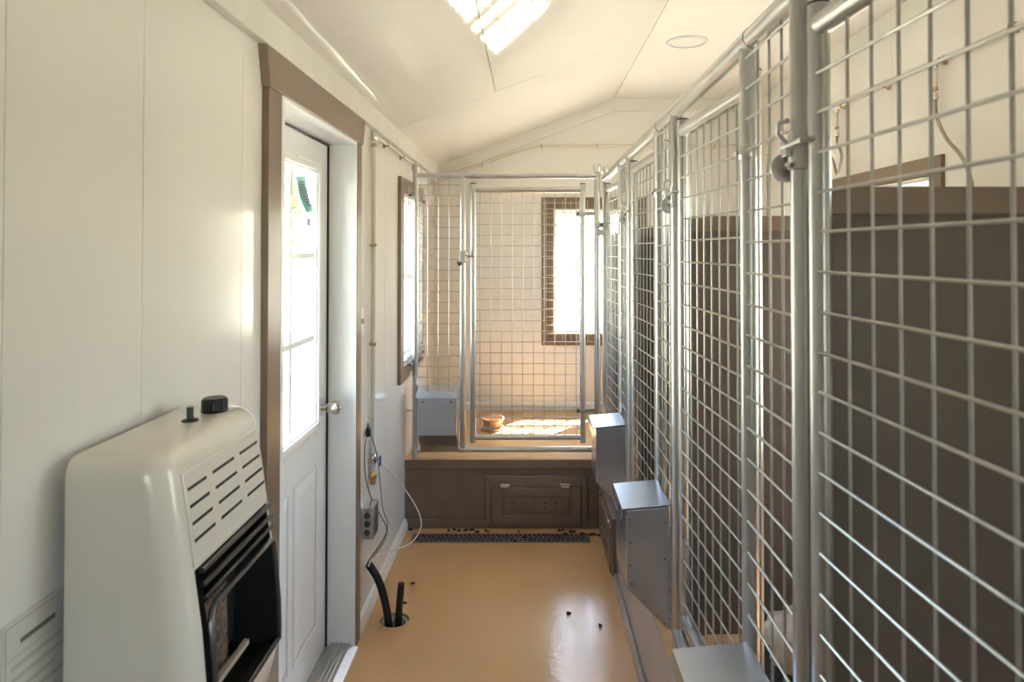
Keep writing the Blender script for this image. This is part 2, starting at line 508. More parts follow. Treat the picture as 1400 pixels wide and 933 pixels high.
# ------------------------------------------------------------------ windows
def window(name, label, plane, inn, out, h, nv=2, csz=.09, guard=None):
    """plane: 'x' or 'y'; inn: inner wall coordinate; out: +1/-1 direction to the outside; h=(u0,u1,z0,z1)"""
    def B(mb, d0, d1, u0, u1, z0, z1):
        a, b = inn+out*d0, inn+out*d1
        if plane == 'x': mb.box(a, b, u0, u1, z0, z1)
        else: mb.box(u0, u1, a, b, z0, z1)
        return mb
    um, zm = (h[0]+h[1])/2, (h[2]+h[3])/2
    root = struct(empty(name, (inn, um, h[2]) if plane == 'x' else (um, inn, h[2])), label)
    # casing boards
    B(MB(), -.018, 0, h[0]-csz, h[0]+.002, h[2]-.002, h[3]+.002).build('side_casing', 'tan_brown', root, bevel=.002)
    B(MB(), -.018, 0, h[1]-.002, h[1]+csz, h[2]-.002, h[3]+.002).build('side_casing', 'tan_brown', root, bevel=.002)
    B(MB(), -.018, 0, h[0]-csz, h[1]+csz, h[3]+.002, h[3]+csz).build('head_casing', 'tan_brown', root, bevel=.002)
    B(MB(), -.018, 0, h[0]-csz, h[1]+csz, h[2]-csz, h[2]-.002).build('sill_casing', 'tan_brown', root, bevel=.002)
    # reveal + vinyl frame
    fr = MB()
    for r in rects(h[0]+.0005, h[1]-.0005, h[2]+.0005, h[3]-.0005, [(h[0]+.012, h[1]-.012, h[2]+.012, h[3]-.012)]):
        B(fr, 0.0, .118, *r)
    for r in rects(h[0]+.012, h[1]-.012, h[2]+.012, h[3]-.012, [(h[0]+.034, h[1]-.034, h[2]+.034, h[3]-.034)]):
        B(fr, .045, .105, *r)
    frame = fr.build('window_frame', 'vinyl', root)
    B(MB(), .052, .088, h[0]+.034, h[1]-.034, zm-.016, zm+.016).build('meeting_rail', 'vinyl', root, bevel=.003)
    for k in range(nv):
        u = h[0]+.034+(h[1]-h[0]-.068)*(k+1)/(nv+1)
        B(MB(), .064, .076, u-.010, u+.010, h[2]+.034, zm-.016).build('muntin', 'vinyl', root)
        B(MB(), .064, .076, u-.010, u+.010, zm+.016, h[3]-.034).build('muntin', 'vinyl', root)
    B(MB(), .069, .072, h[0]+.03, h[1]-.03, h[2]+.03, zm).build('glass_pane', 'glass', root)
    B(MB(), .069, .072, h[0]+.03, h[1]-.03, zm, h[3]-.03).build('glass_pane', 'glass', root)
    return root
window('window_1', 'brown-cased window in the left wall by the end fence', 'x', XL, -1, WL)
window('window_2', 'brown-cased window in the back wall', 'y', YB, 1, WB)
window('window_3', 'brown-cased window in the right wall above the kennels', 'x', XR, 1, WR1)
window('added_window_4', 'unseen brown-cased window added in the right wall to let in daylight', 'x', XR, 1, WR2)  # out of frame, added so sun and sky reach the kennels
window('added_window_5', 'unseen window added behind the camera to let in daylight', 'y', YF, -1, WF)  # out of view, added as a daylight source for the near end

# ------------------------------------------------------------------ kennel platform
pf = empty('kennel_platform', (.9, 3.955, 0))
tag(pf, 'raised brown-fronted kennel platform with tan coated top', 'platform')
Y0S = -.45
dk = MB()
dk.prism([(XL+.001, YP), (XK, YP), (XK, Y0S), (XR-.001, Y0S), (XR-.001, YB-.001), (XL+.001, YB-.001)], 'z', ZP-.03, ZP)
dk.build('deck', 'deck', pf)
MB().box(XL+.001, XK+.012, YP+.008, YP+.03, 0, ZP-.03).build('front_board', 'brown', pf)
MB().box(XL+.001, XK, YP-.006, YP+.008, ZP-.052, ZP-.001).build('top_trim_board', 'brown', pf, bevel=.002)
MB().box(XL+.001, XK-.02, YP-.004, YP+.008, 0.001, .052).build('bottom_trim_board', 'brown', pf, bevel=.002)
MB().box(XK+.008, XK+.03, Y0S, YP+.006, 0, ZP-.03).build('side_board', 'kick', pf)
MB().box(XK-.004, XK+.008, Y0S, YP-.007, ZP-.045, ZP-.001).build('side_top_trim', 'kick', pf, bevel=.002)
MB().box(XK-.008, XK+.008, Y0S, 3.29, 0.001, .055).build('side_bottom_trim', 'kick', pf, bevel=.004)
MB().box(XK, XR-.001, Y0S, Y0S+.02, 0, ZP-.03).build('end_board', 'brown', pf)

def hatch(along, off):
    """vent hatch, u axis along the board; off(u,d,z)->point; d = toward the corridor"""
    def B(mb, u0, u1, d0, d1, z0, z1):
        p = off(u0, d0); q = off(u1, d1)
        return mb.box(p[0], q[0], p[1], q[1], z0, z1)
    fr = MB()
    for r in rects(0, .585, .026, .302, [(.034, .555, .026, .245)]):
        B(fr, r[0], r[1], -.008, .012, r[2], r[3])
    hf = fr.build('hatch_frame', 'brown', pf, bevel=.002)
    dd = MB()
    for r in rects(.038, .550, .026, .242, [(.098, .490, .082, .192)]):
        B(dd, r[0], r[1], .0, .018, r[2], r[3])
    B(dd, .09, .498, -.006, .006, .075, .198)
    do = dd.build('hatch_door', 'brown', pf, bevel=.003)
    B(MB(), .112, .476, .005, .012, .096, .178).build('raised_field', 'brown', do, bevel=.004)
    for i in range(5):
        for z in (.150, .120):
            u = .155+.0625*i
            B(MB(), u-.004, u+.004, .0118, .0128, z-.004, z+.004).build('air_hole', 'black', do, bevel=.0035)
    for u in (.115, .46):
        hb = MB()
        B(hb, u-.030, u+.030, .012, .016, .248, .262)
        B(hb, u-.022, u+.022, .016, .022, .238, .250)
        hb.build('hinge', 'steel', do, bevel=.002)
hatch('x', lambda u, d: (-.255+u, YP-d))
hatch('y', lambda u, d: (XK-d, 3.905-u))

# ------------------------------------------------------------------ fence builders (local frame: x along, y away from corridor, z up)
CELL = .0625
def wire_mesh(x0, x1, z0, z1, parent, xo=0.0, zo=0.0, name='wire_mesh', r=.0027, y=-.004, cell=CELL, ext=.012):
    m = MB()
    x = x0+xo
    while x < x1-.004:
        m.ring_path([(x, y, z0-ext*.7), (x, y, z1+ext*.7)], r, 6); x += cell
    z = z0+zo
    while z < z1-.004:
        m.ring_path([(x0-ext, y-.0052, z), (x1+ext, y-.0052, z)], r, 6); z += cell
    return m.build(name, 'wire', parent, local=True, smooth=True)

def T(parent, name, p, q, r, m='galv', n=16):
    return MB().tube(p, q, r, n).build(name, m, parent, local=True, smooth=True)

def ball(parent, x, z, y=0):
    MB().lathe([(.0195, 0), (.0215, .004), (.0225, .012), (.0245, .018), (.0240, .030), (.0185, .040), (.009, .046), (.002, .047)],
               (x, y, z), 16).build('ball_cap', 'galv', parent, local=True, smooth=True)

def fork_latch(parent, x, z, dirx=1, disc=True):
    """clamped fork latch on the post at local x; dirx points to the gate"""
    l = MB().lathe([(.0205, -.032), (.0225, -.030), (.0225, .030), (.0205, .032)], (x, 0, z), 14).build('latch_collar', 'galv', parent, local=True, smooth=True)
    a = MB()
    a.tube((x-.030, -.020, z+.010), (x+dirx*.055, -.020, z+.010), .005, 8)
    a.tube((x+dirx*.052, -.022, z+.010), (x+dirx*.058, .020, z+.012), .005, 8)
    a.ring_path([(x-.006, -.022, z+.012), (x-.012, -.034, z+.030), (x-.006, -.034, z+.048), (x+.006, -.024, z+.050)], .0045, 8)
    a.build('fork_arm', 'galv', l, local=True, smooth=True)
    b = MB()
    b.tube((x-.034, -.016, z-.024), (x+.012, -.028, z-.024), .0045, 8)
    b.build('latch_bolt', 'steel', l, local=True, smooth=True)
    if disc:
        MB().lathe([(.024, -.003), (.025, 0), (.024, .003)], (x-.034, -.016, z-.024), 18, 'x').build('latch_disc', 'galv', l, local=True, smooth=True)
    MB().box(x-.011, x+.011, -.030, -.019, z-.010, z+.004).build('latch_plate', 'galv', l, local=True, bevel=.002)

def kennel_gate(name, width, loc, rz, label):
    """tubes at local x=0 and x=width"""
    g = empty(name, loc, rz)
    tag(g, label, 'gate', 'tube and mesh kennel gates')
    b0, b1 = .480-ZP, 1.992-ZP
    zb, zt = .511-ZP, 1.958-ZP
    for x in (0, width):
        s = T(g, 'side_tube', (x, 0, b0), (x, 0, b1), .017)
        MB().lathe([(.0175, 0), (.0180, .003), (.012, .006)], (x, 0, b1-.0005), 14).build('tube_cap', 'black', s, local=True, smooth=True)
    T(g, 'top_tube', (.012, 0, zt), (width-.012, 0, zt), .0185)
    T(g, 'bottom_tube', (.012, 0, zb), (width-.012, 0, zb), .0160)
    n = int((width-.036)/CELL)
    wire_mesh(.018, width-.018, zb+.014, zt-.016, g, xo=((width-.036)-n*CELL)/2+.001, zo=.042)
    return g

# side fence bays: origin at the far end of each bay's rail; x runs toward the camera
POST = .0180
def side_bay(length, label, corner=False):
    b = empty('fence_bay', (XF, 0, ZP), R(-90))
    tag(b, label, 'fence', 'mesh fence bays along the kennels')
    zr = 2.030-ZP
    xa, xb = length-.272, length          # far and near posts of the fixed mesh
    T(b, 'top_rail', (0.0, 0, zr), (length+.004, 0, zr), .0210, n=18)
    T(b, 'rail_sleeve', (length-.34, 0, zr), (length-.24, 0, zr), .0226, n=18)
    T(b, 'bottom_rail', (0.0, 0, .044), (length+.01, 0, .044), .0185)
    for x in (xa, xb):
        T(b, 'post', (x, 0, .001), (x, 0, zr-.006), POST)
    wire_mesh(xa+.018, xb-.018, .06, zr-.020, b, xo=.053, zo=.036)
    fork_latch(b, xb, 1.765-ZP, 1)
    for z in (.67-ZP, 1.80-ZP):           # gate hinge straps at the far post
        h = MB().lathe([(.0200, -.014), (.0215, -.012), (.0215, .012), (.0200, .014)], (xa, 0, z), 14).build('hinge_collar', 'galv', b, local=True, smooth=True)
        hb = MB(); hb.tube((xa, -.021, z), (xa-.034, -.021, z), .0055, 8)
        hb.build('hinge_bolt', 'steel', h, local=True, smooth=True)
    if corner:
        p = T(b, 'corner_post', (0, 0, .001), (0, 0, 2.060-ZP), POST)
        ball(p, 0, 2.058-ZP)
    return b

YN = [3.060, 2.094, 1.124, .156]
bay = side_bay(4.066-YN[0], 'farthest fence bay with corner post and ball cap', True)
bay.location.y = 4.066
bay2 = side_bay(.967, 'second fence bay from the far end, carrying the middle side feeder')
bay2.location.y = YN[0]
bay3 = copy_tree(bay2); bay3.location.y = YN[1]
bay3['label'] = 'fence bay with its latch beside the front-most visible gate'
bay4 = copy_tree(bay2); bay4.location.y = YN[2]
bay4['label'] = 'nearest fence bay, mostly beyond the right edge of the picture'

gl = ['farthest side gate beside the corner post', 'second side gate from the far end between narrow fixed mesh panels',
      'third side gate from the far end, above the lower right feeder', 'blurred nearest side gate filling the right edge']
g0 = kennel_gate('kennel_gate', .560, (.460, 4.010, ZP), R(-90)+.045, gl[0])
for i, yf in enumerate((3.005, 2.043, 1.080)):
    g = copy_tree(g0)
    g.location = (.460, yf, ZP)
    g['label'] = gl[i+1]
    g.rotation_euler = (0, 0, R(-90)+(.045, .05, .055)[i])

# end fence across the corridor
ef = empty('end_fence', (0, YE, ZP))
tag(ef, 'mesh fence frame across the end platform with ball-capped posts', 'fence')
zr = 2.040-ZP
T(ef, 'top_rail', (-.668, 0, zr), (.397, 0, zr), .0165, n=18)
T(ef, 'bottom_rail', (-.668, 0, .044), (.397, 0, .044), .0175)
for x in (-.668, .397):
    p = T(ef, 'post', (x, 0, .001), (x, 0, 2.070-ZP), POST)
    ball(p, x, 2.068-ZP)
T(ef, 'post', (-.391, 0, .046), (-.391, 0, zr-.005), .0165)
wire_mesh(-.650, -.407, .060, zr-.014, ef, xo=.054, zo=.030)
l = MB().box(-.409, -.373, -.024, -.014, 1.530-ZP, 1.602-ZP).build('latch_plate', 'galv', ef, local=True, bevel=.008)
a = MB()
a.ring_path([(-.376, -.020, 1.600-ZP), (-.362, -.022, 1.600-ZP), (-.356, -.022, 1.585-ZP), (-.360, -.022, 1.572-ZP), (-.378, -.022, 1.574-ZP)], .0045, 8)
a.tube((-.36, -.020, 1.566-ZP), (-.318, -.020, 1.565-ZP), .0045, 8)
a.build('latch_hook', 'steel', l, local=True, smooth=True)
MB().tube((-.425, -.022, 1.532-ZP), (-.368, -.018, 1.535-ZP), .006, 8).build('latch_bolt', 'steel', l, local=True, smooth=True)
MB().lathe([(.012, -.003), (.012, .003)], (-.408, -.026, 1.522-ZP), 12, 'y').build('latch_ring', 'grille', l, local=True)
cl = MB()
cl.box(.377, .460, -.024, -.016, 1.735-ZP, 1.765-ZP); cl.box(.385, .452, -.026, -.016, 1.690-ZP, 1.725-ZP)
k_ = cl.build('post_clamp', 'galv', ef, local=True, bevel=.004)
MB().lathe([(.007, -.010), (.007, .004)], (.418, -.026, 1.75-ZP), 10, 'y').build('clamp_bolt', 'grille', k_, local=True)
MB().tube((-.668, 0, .664-ZP), (XL+.001, 0, .664-ZP), .006, 8).build('wall_bolt', 'galv', ef, local=True)
eg = kennel_gate('kennel_gate', .641, (-.330, YE-.002, ZP), 0, 'mesh gate across the end of the corridor, facing the camera')
for z in (.672, 1.815):
    hb = MB(); hb.box(.600, .636, -.026, -.019, z-ZP-.016, z-ZP+.016); hb.box(.636, .712, -.026, -.020, z-ZP-.011, z-ZP+.011)
    hh = hb.build('hinge_strap', 'galv', eg, local=True, bevel=.003)
    MB().lathe([(.007, -.008), (.007, .002)], (.612, -.026, z-ZP), 10, 'y').build('hinge_bolt', 'grille', hh, local=True)

# ------------------------------------------------------------------ feeders
def feeder(loc, rz, label):
    """local: x along fence 0..w, y negative = toward corridor, z from platform"""
    f = empty('dog_feeder', loc, rz)
    tag(f, label, 'feeder', 'sheet metal feeders hung on the mesh')
    w, dp = .215, .145
    zt, zk, zb = .808-ZP, .560-ZP, .432-ZP
    MB().prism([(-.012, zt), (-dp, zt-.012), (-dp, zk), (-.020, zb), (-.012, zb)], 'x', 0, w).build('hopper', 'sheet', f, local=True, bevel=.0015)
    for x0, x1 in ((-.0015, 0), (w, w+.0015)):
        pr = [(-.014, zt-.004), (-dp+.002, zt-.014), (-dp+.002, zk+.001), (-.020, zb+.003), (-.014, zb+.003)]
        sp = MB().prism(pr, 'x', x0, x1).build('side_plate', 'sheet', f, local=True)
        xr = x0-.0008 if x0 < 0 else x1
        for (yy, zz) in ((-dp+.012, zt-.04), (-dp+.012, zt-.11), (-dp+.012, zt-.18), (-dp+.016, zk+.012), (-.09, zk-.045), (-.05, zk-.085), (-.026, zb+.018), (-.026, zt-.05), (-.026, zt-.16)):
            MB().lathe([(.0030, 0), (.0024, .0010)], (xr, yy, zz), 8, 'x').build('rivet', 'grille', sp, local=True)
    lid = MB().prism([(-.008, zt+.010), (-dp-.014, zt-.004), (-dp-.014, zt-.007), (-.008, zt+.006)], 'x', -.008, w+.008).build('lid', 'sheet', f, local=True, bevel=.001)
    MB().prism([(-dp-.014, zt-.004), (-dp-.018, zt-.034), (-dp-.016, zt-.034), (-dp-.012, zt-.006)], 'x', -.008, w+.008).build('lid_lip', 'sheet', lid, local=True)
    for x in (.030, w-.030):
        MB().lathe([(.0045, -.001), (.0040, 0)], (x, -dp-.0002, zt-.06), 10, 'y').build('bolt', 'grille', f, local=True)
    return f
f0 = feeder((-.628, YE-.006, ZP), 0, 'galvanised feeder on the end fence beside the left post')
for i, y in enumerate(YN[:3]):
    f = copy_tree(f0)
    f.location = (XF-.006, y+.245, ZP)
    f.rotation_euler = (0, 0, R(-90))
    f['label'] = ['farthest of the three feeders on the side fence', 'middle feeder of the side fence, showing its riveted side plate',
                  'nearest side fence feeder, cut off by the bottom edge'][i]

# ------------------------------------------------------------------ window guards
def guard(label, loc, rz, w, h_):
    g = empty('window_guard', loc, rz)
    tag(g, label, 'window guard', 'wire guards over the windows')
    wire_mesh(0, w, 0, h_, g, xo=0.0, zo=0.0, ext=.004, y=.003)
    for x in (.03, w-.03):
        for z in (.045, h_-.045):
            c_ = MB().lathe([(.010, -.010), (.010, .006), (.006, .012)], (x, 0, z), 10, 'y').build('clip', 'grille', g, local=True, smooth=True)
            MB().lathe([(.004, -.018), (.004, -.009)], (x, 0, z), 8, 'y').build('screw', 'steel', c_, local=True)
    return g
guard('wire guard over the left wall window', (-.692, 3.915, .90), R(90), .563, 1.063)
guard('wire guard over the back wall window', (.125, YB-.032, .915), 0, .750, 1.063)

# ------------------------------------------------------------------ partitions
def partition(y, label):
    p = empty('kennel_partition', (1.13, y, ZP))
    tag(p, label, 'partition', 'brown partitions between kennels')
    MB().box(.520, XR-.020, y+.010, y+.030, ZP+.001, 1.700).build('panel', 'darkbrown', p)
    MB().box(.512, XR-.020, y, y+.040, 1.662, 1.710).build('cap_rail', 'brown', p, bevel=.002)
    MB().box(.512, .552, y, y+.040, ZP+.001, 1.662).build('edge_stile', 'darkbrown', p, bevel=.002)
    MB().tube((.498, y+.020, ZP+.001), (.498, y+.020, 1.70), .0125, 12).build('edge_tube', 'galv', p, smooth=True)
    return p
p0 = partition(1.165, 'nearest brown kennel partition at the right edge')
for i, y in enumerate((2.150, 3.130, 4.090)):
    q = copy_tree(p0); q.location = (1.13, y, ZP)
    q['label'] = ['second brown kennel partition, behind the third side gate', 'third brown kennel partition, behind the second side gate',
                  'farthest brown kennel partition, next to the end kennel'][i]

# ------------------------------------------------------------------ wall heater
HY0, HY1, HXB = 1.035, 1.425, -.700
ht = empty('wall_heater', (-.71, 1.23, .68))
tag(ht, 'cream wall-mounted gas heater with slotted front and dark firebox', 'heater')
OPY, OPZ = (1.072, 1.402), (.815, 1.094)
def front_x(z):
    T_ = [(.680, -.575), (.700, -.548), (.74, -.524), (.79, -.510), (.83, -.505), (.90, -.507), (1.0, -.516), (1.1, -.530), (1.18, -.541), (1.248, -.552), (1.264, -.557), (1.275, -.566), (1.282, -.577), (1.285, -.592)]
    for (z0, x0), (z1, x1) in zip(T_, T_[1:]):
        if z0 <= z <= z1: return x0+(x1-x0)*(z-z0)/(z1-z0)
    return T_[-1][1]
zs = [.680, .690, .700, .72, .74, .77, .79, OPZ[0], .85, .90, .95, 1.0, 1.05, OPZ[1], 1.12, 1.18, 1.22, 1.245, 1.257, 1.264, 1.271, 1.277, 1.282, 1.285]
body = MB()
NR = 7
ring_len = None
for z in zs:
    xf = front_x(z)
    ins = 0.0
    if z > 1.255: ins = .022*(1-math.sqrt(max(0, 1-((z-1.255)/.030)**2)))
    if z < .70: ins = .02*(.70-z)/.02
    r = .048
    y0, y1 = HY0+ins, HY1-ins
    ring = [(HXB, y0)]
    for k in range(NR+1):
        a = math.pi/2*k/NR
        ring.append((xf-r+r*math.sin(a), y0+r-r*math.cos(a)))
    ya = [max(y0+r+.0005, OPY[0]+.018)] if False else []
    ring += [(xf, OPY[0]+.014) if OPY[0]+.014 > y0+r else (xf, y0+r+.0006)]
    ring += [(xf, OPY[1]-.022)]
    for k in range(NR+1):
        a = math.pi/2*k/NR
        ring.append((xf-r+r*math.cos(a), y1-r+r*math.sin(a)))
    ring.append((HXB, y1))
    ring_len = len(ring)
    body.v += [(x, y, z) for x, y in ring]
iop = 1+NR+1                      # index of the opening's near edge in a ring
for i in range(len(zs)-1):
    for k in range(ring_len):
        k2 = (k+1) % ring_len
        if k == iop and OPZ[0]-1e-6 <= zs[i] and zs[i+1] <= OPZ[1]+1e-6: continue
        a = i*ring_len
        body.f.append((a+k, a+k2, a+ring_len+k2, a+ring_len+k))
body.f.append(tuple(range(ring_len))[::-1])
body.f.append(tuple((len(zs)-1)*ring_len+k for k in range(ring_len)))
bo = body.build('cabinet', 'cream', ht, smooth=True)
oy0 = body.v[iop][1]; oy1 = OPY[1]-.022
fb = MB()                          # recessed firebox (five sides)
zr_ = [z for z in zs if OPZ[0]-1e-6 <= z <= OPZ[1]+1e-6]
xb_ = -.625
base = 0
for z in zr_:
    xf = front_x(z)
    fb.v += [(xf-.0005, oy0, z), (xb_, oy0, z), (xb_, oy1, z), (xf-.0005, oy1, z)]
for i in range(len(zr_)-1):
    for k in range(3):
        a = 4*i+k
        fb.f.append((a, a+1, a+5, a+4))
n4 = 4*(len(zr_)-1)
fb.f += [(0, 1, 2, 3), (n4, n4+1, n4+2, n4+3)]
fbo = fb.build('firebox', 'char', ht)
for z, rr in ((1.088, .005), (1.066, .0045), (1.046, .0035)):
    xf = front_x(z)+.004
    MB().tube((xf, oy0-.004, z), (xf, oy1+.006, z), rr, 8).build('grille_bar', 'grille', ht, smooth=True)
    MB().box(xf-.030, xf-.004, oy0+.001, oy1-.001, z-.003, z+.001).build('louver', 'char', ht)
gf_ = MB()
fz = [1.022, 1.0, .95, .90, .85, .826]
gf_.ring_path([(front_x(.826)+.004, oy0+.004, .826)] + [(front_x(z)+.004, oy0+.002, z) for z in (.85, .90, .95, 1.0)] +
              [(front_x(1.018)+.004, oy0+.012, 1.018), (front_x(1.022)+.004, oy0+.03, 1.024), (front_x(1.022)+.004, oy1-.012, 1.024),
               (front_x(1.018)+.004, oy1-.002, 1.016)] + [(front_x(z)+.004, oy1-.001, z) for z in (1.0, .95, .90, .85)] +
              [(front_x(.826)+.004, oy1-.003, .826), (front_x(.826)+.004, oy0+.004, .826)], .0055, 8)
gf_.build('guard_frame', 'grille', ht, smooth=True)
for z in (.99,):
    pass
MB().prism([(-.575, .850), (-.548, .850), (-.552, 1.000), (-.575, 1.000)], 'y', oy0+.010, oy0+.150).build('ceramic_plaque', 'plaque', ht)
MB().prism([(-.612, .835), (-.585, .835), (-.585, 1.005), (-.612, 1.005)], 'y', oy0+.19, oy1-.010).build('ceramic_plaque', 'char', ht)
MB().box(-.536, -.526, oy0+.012, oy0+.190, .862, .872).build('burner_bracket', 'bracket', ht, bevel=.001)
fp = MB()
FPZ = [1.0985, 1.13, 1.16, 1.19, 1.22, 1.246]
for z in FPZ:
    fp.v += [(front_x(z)-.002, 1.0835, z), (front_x(z)+.0035, 1.0835, z), (front_x(z)+.0035, 1.3765, z), (front_x(z)-.002, 1.3765, z)]
for i in range(len(FPZ)-1):
    for k in range(4):
        fp.f.append((4*i+k, 4*i+(k+1) % 4, 4*i+4+(k+1) % 4, 4*i+4+k))
fp.f += [(3, 2, 1, 0), tuple(4*(len(FPZ)-1)+k for k in range(4))]
fpo = fp.build('front_panel', 'cream', ht, bevel=.002)
for rz_ in (1.219, 1.192, 1.165, 1.138):
    sh = (1.219-rz_)*.10
    for (a, b) in ((1.075, 1.155), (1.178, 1.262), (1.287, 1.367)):
        xf = front_x(rz_)+.0035
        sl = MB()
        sl.prism([(xf-.004, rz_-.0026), (xf+.0007, rz_-.0026), (xf+.0001, rz_+.0026), (xf-.004, rz_+.0026)], 'y', max(a+sh, 1.092), b+sh)
        sl.build('vent_slot', 'black', fpo)
kb = MB().lathe([(.024, 0), (.026, .003), (.0225, .005), (.0225, .024), (.020, .027)], (-.618, 1.345, 1.285), 24).build('control_knob', 'black', ht, smooth=True)
for k in range(12):
    an = 2*math.pi*k/12
    MB().box(-.618+.0225*math.cos(an)-.0012, -.618+.0225*math.cos(an)+.0012, 1.345+.0225*math.sin(an)-.0012, 1.345+.0225*math.sin(an)+.0012, 1.291, 1.309).build('grip_rib', 'black', kb)
MB().lathe([(.015, 0), (.014, .003), (.006, .005), (.006, .024), (.0055, .026)], (-.628, 1.268, 1.285), 16).build('igniter_button', 'black', ht, smooth=True)
MB().box(XL+.001, HXB+.001, HY0+.03, HY1-.03, .72, 1.25).build('mounting_plate', 'grille', ht)

# instruction card on the wall beneath the heater's near end
cd = empty('instruction_card', (XL+.0005, 1.0, .80))
tag(cd, 'pale printed instruction card on the wall behind the heater', 'card')
MB().box(XL+.0004, XL+.0020, .938, 1.110, .78, 1.085).build('card', 'paper', cd)
for r in rects(.943, 1.105, .785, 1.079, [(.9455, 1.1025, .7875, 1.0765)]):
    MB().box(XL+.0018, XL+.0024, *r).build('border_line', 'inkpale', cd)
MB().box(XL+.0018, XL+.0026, .972, 1.042, 1.046, 1.053).build('heading', 'ink', cd)
MB().box(XL+.0018, XL+.0024, .944, 1.104, 1.031, 1.0325).build('rule_line', 'inkpale', cd)
for k in range(12):
    z = 1.018-.0175*k
    MB().box(XL+.0018, XL+.0024, .955, 1.08-random.uniform(0, .04), z-.003, z+.003).build('text_line', 'inkpale', cd)

# ------------------------------------------------------------------ services on the left wall
vp = empty('valve_pipe', (-.705, 3.08, .54))
tag(vp, 'upright cream water pipe with valve beside the door casing', 'pipe')
MB().tube((-.703, 3.08, .83), (-.703, 3.08, 2.115), .0115, 12).build('riser', 'pipe', vp, smooth=True)
tee = MB().lathe([(.012, -.020), (.0145, -.016), (.0145, .016), (.012, .020)], (-.703, 3.08, 2.118), 14).build('elbow_fitting', 'steel', vp, smooth=True)
MB().lathe([(.0135, -.008), (.0135, .008)], (-.703, 3.08, 2.076), 14).build('compression_ring', 'copper', vp, smooth=True)
for z in (1.625, 1.18):
    MB().box(XL+.0005, -.688, 3.066, 3.094, z-.007, z+.007).build('pipe_clip', 'copper', vp, bevel=.003)
MB().tube((-.703, 3.08, .63), (-.703, 3.08, .83), .0105, 12).build('lower_pipe', 'pipe', vp, smooth=True)
MB().lathe([(.013, -.016), (.014, -.012), (.014, .012), (.013, .016)], (-.703, 3.08, .705), 12).build('coupling', 'pvc', vp, smooth=True)
vb = MB().lathe([(.011, -.022), (.016, -.016), (.016, .016), (.011, .022)], (-.703, 3.08, .665), 12).build('valve_body', 'steel', vp, smooth=True)
MB().tube((-.703, 3.08, .665), (-.668, 3.07, .667), .006, 8).build('valve_stem', 'steel', vb, smooth=True)
MB().box(-.672, -.664, 3.062, 3.078, .636, .682).build('valve_handle', 'blue', vb, bevel=.003)
MB().lathe([(.013, -.014), (.013, .014)], (-.703, 3.08, .624), 12).build('coupling', 'pvc', vp, smooth=True)
MB().lathe([(.009, -.040), (.012, -.038), (.012, -.012), (.016, -.010), (.016, .012), (.012, .018)], (-.703, 3.08, .590), 8).build('brass_adapter', 'brass', vp, smooth=True)

bxo = empty('junction_box', (-.70, 3.0, .36))
tag(bxo, 'galvanised electrical junction box on the wall behind the casing', 'box')
jb = MB()
for r in rects(2.935, 3.035, .365, .497, [(2.939, 3.031, .369, .493)]):
    jb.box(XL+.001, -.668, *r)
jbo = jb.build('box_body', 'sheet', bxo, bevel=.002)
MB().box(-.672, -.669, 2.939, 3.031, .369, .493).build('cover_plate', 'galv', bxo)
for z in (.395, .431, .467):
    MB().lathe([(.013, 0), (.013, .0015), (.009, .0018)], (-.694, 2.9335, z), 14, 'y').build('knockout', 'grille', jbo)
for z in (.39, .43, .475):
    MB().lathe([(.003, 0), (.003, .002)], (-.669, 3.026, z), 8, 'x').build('screw', 'grille', bxo)

sw = empty('light_switch', (XL, 2.905, 1.30))
tag(sw, 'white light switch on the wall close to the door casing', 'switch')
MB().box(XL+.0005, XL+.007, 2.868, 2.938, 1.242, 1.358).build('cover_plate', 'vinyl', sw, bevel=.003)
MB().box(XL+.006, XL+.022, 2.898, 2.908, 1.290, 1.312).build('toggle', 'vinyl', sw, bevel=.002)

def spline(pts, n=10):
    out = []
    P = [Vector(p) for p in pts]
    P = [P[0]+(P[0]-P[1])] + P + [P[-1]+(P[-1]-P[-2])]
    for i in range(1, len(P)-2):
        for k in range(n):
            t_ = k/n
            a, b, c_, d_ = P[i-1], P[i], P[i+1], P[i+2]
            out.append(0.5*((2*b)+(c_-a)*t_+(2*a-5*b+4*c_-d_)*t_*t_+(3*b-a-3*c_+d_)*t_**3))
    out.append(P[-2])
    return out
def px(x, y, Y):           # photo pixel at depth Y -> point (used only to read off dimensions)
    return ((x-724)*Y/933.3, Y, H-(y-343)*Y/933.3)
def cable(name, pts, r, m, label, group=None):
    o = MB().ring_path(spline(pts), r, 8).build(name, m, smooth=True)
    return tag(o, label, 'cable', group)
cable('cable', [px(504, 578, 3.03), px(503, 592, 3.0), px(500, 612, 2.975), px(501, 650, 2.975), px(510, 682, 3.06), px(521, 702, 3.065), px(530, 722, 3.03), px(521, 742, 3.01), px(505, 765, 2.995), px(503, 775, 2.985)],
      .0024, 'greywire', 'dark grey cable looping nearest the casing into black conduit', 'cables hanging on the left wall')
cable('cable', [px(505, 578, 3.04), px(506, 590, 3.03), px(513, 608, 3.05), px(519, 640, 3.07), px(524, 690, 3.05), px(531, 713, 3.02), px(528, 735, 3.01), px(514, 756, 2.995), px(504, 772, 2.98)],
      .0024, 'tealwire', 'teal grey cable hanging beside the valve', 'cables hanging on the left wall')
cable('cable', [px(506, 580, 3.05), px(510, 592, 3.08), px(520, 625, 3.10), px(545, 655, 3.12), px(568, 688, 3.14), px(577, 715, 3.12), px(565, 738, 3.10), px(540, 750, 3.05), px(515, 757, 3.0), px(505, 772, 2.975)],
      .0028, 'whitewire', 'white cable bowing out over the floor', 'cables hanging on the left wall')
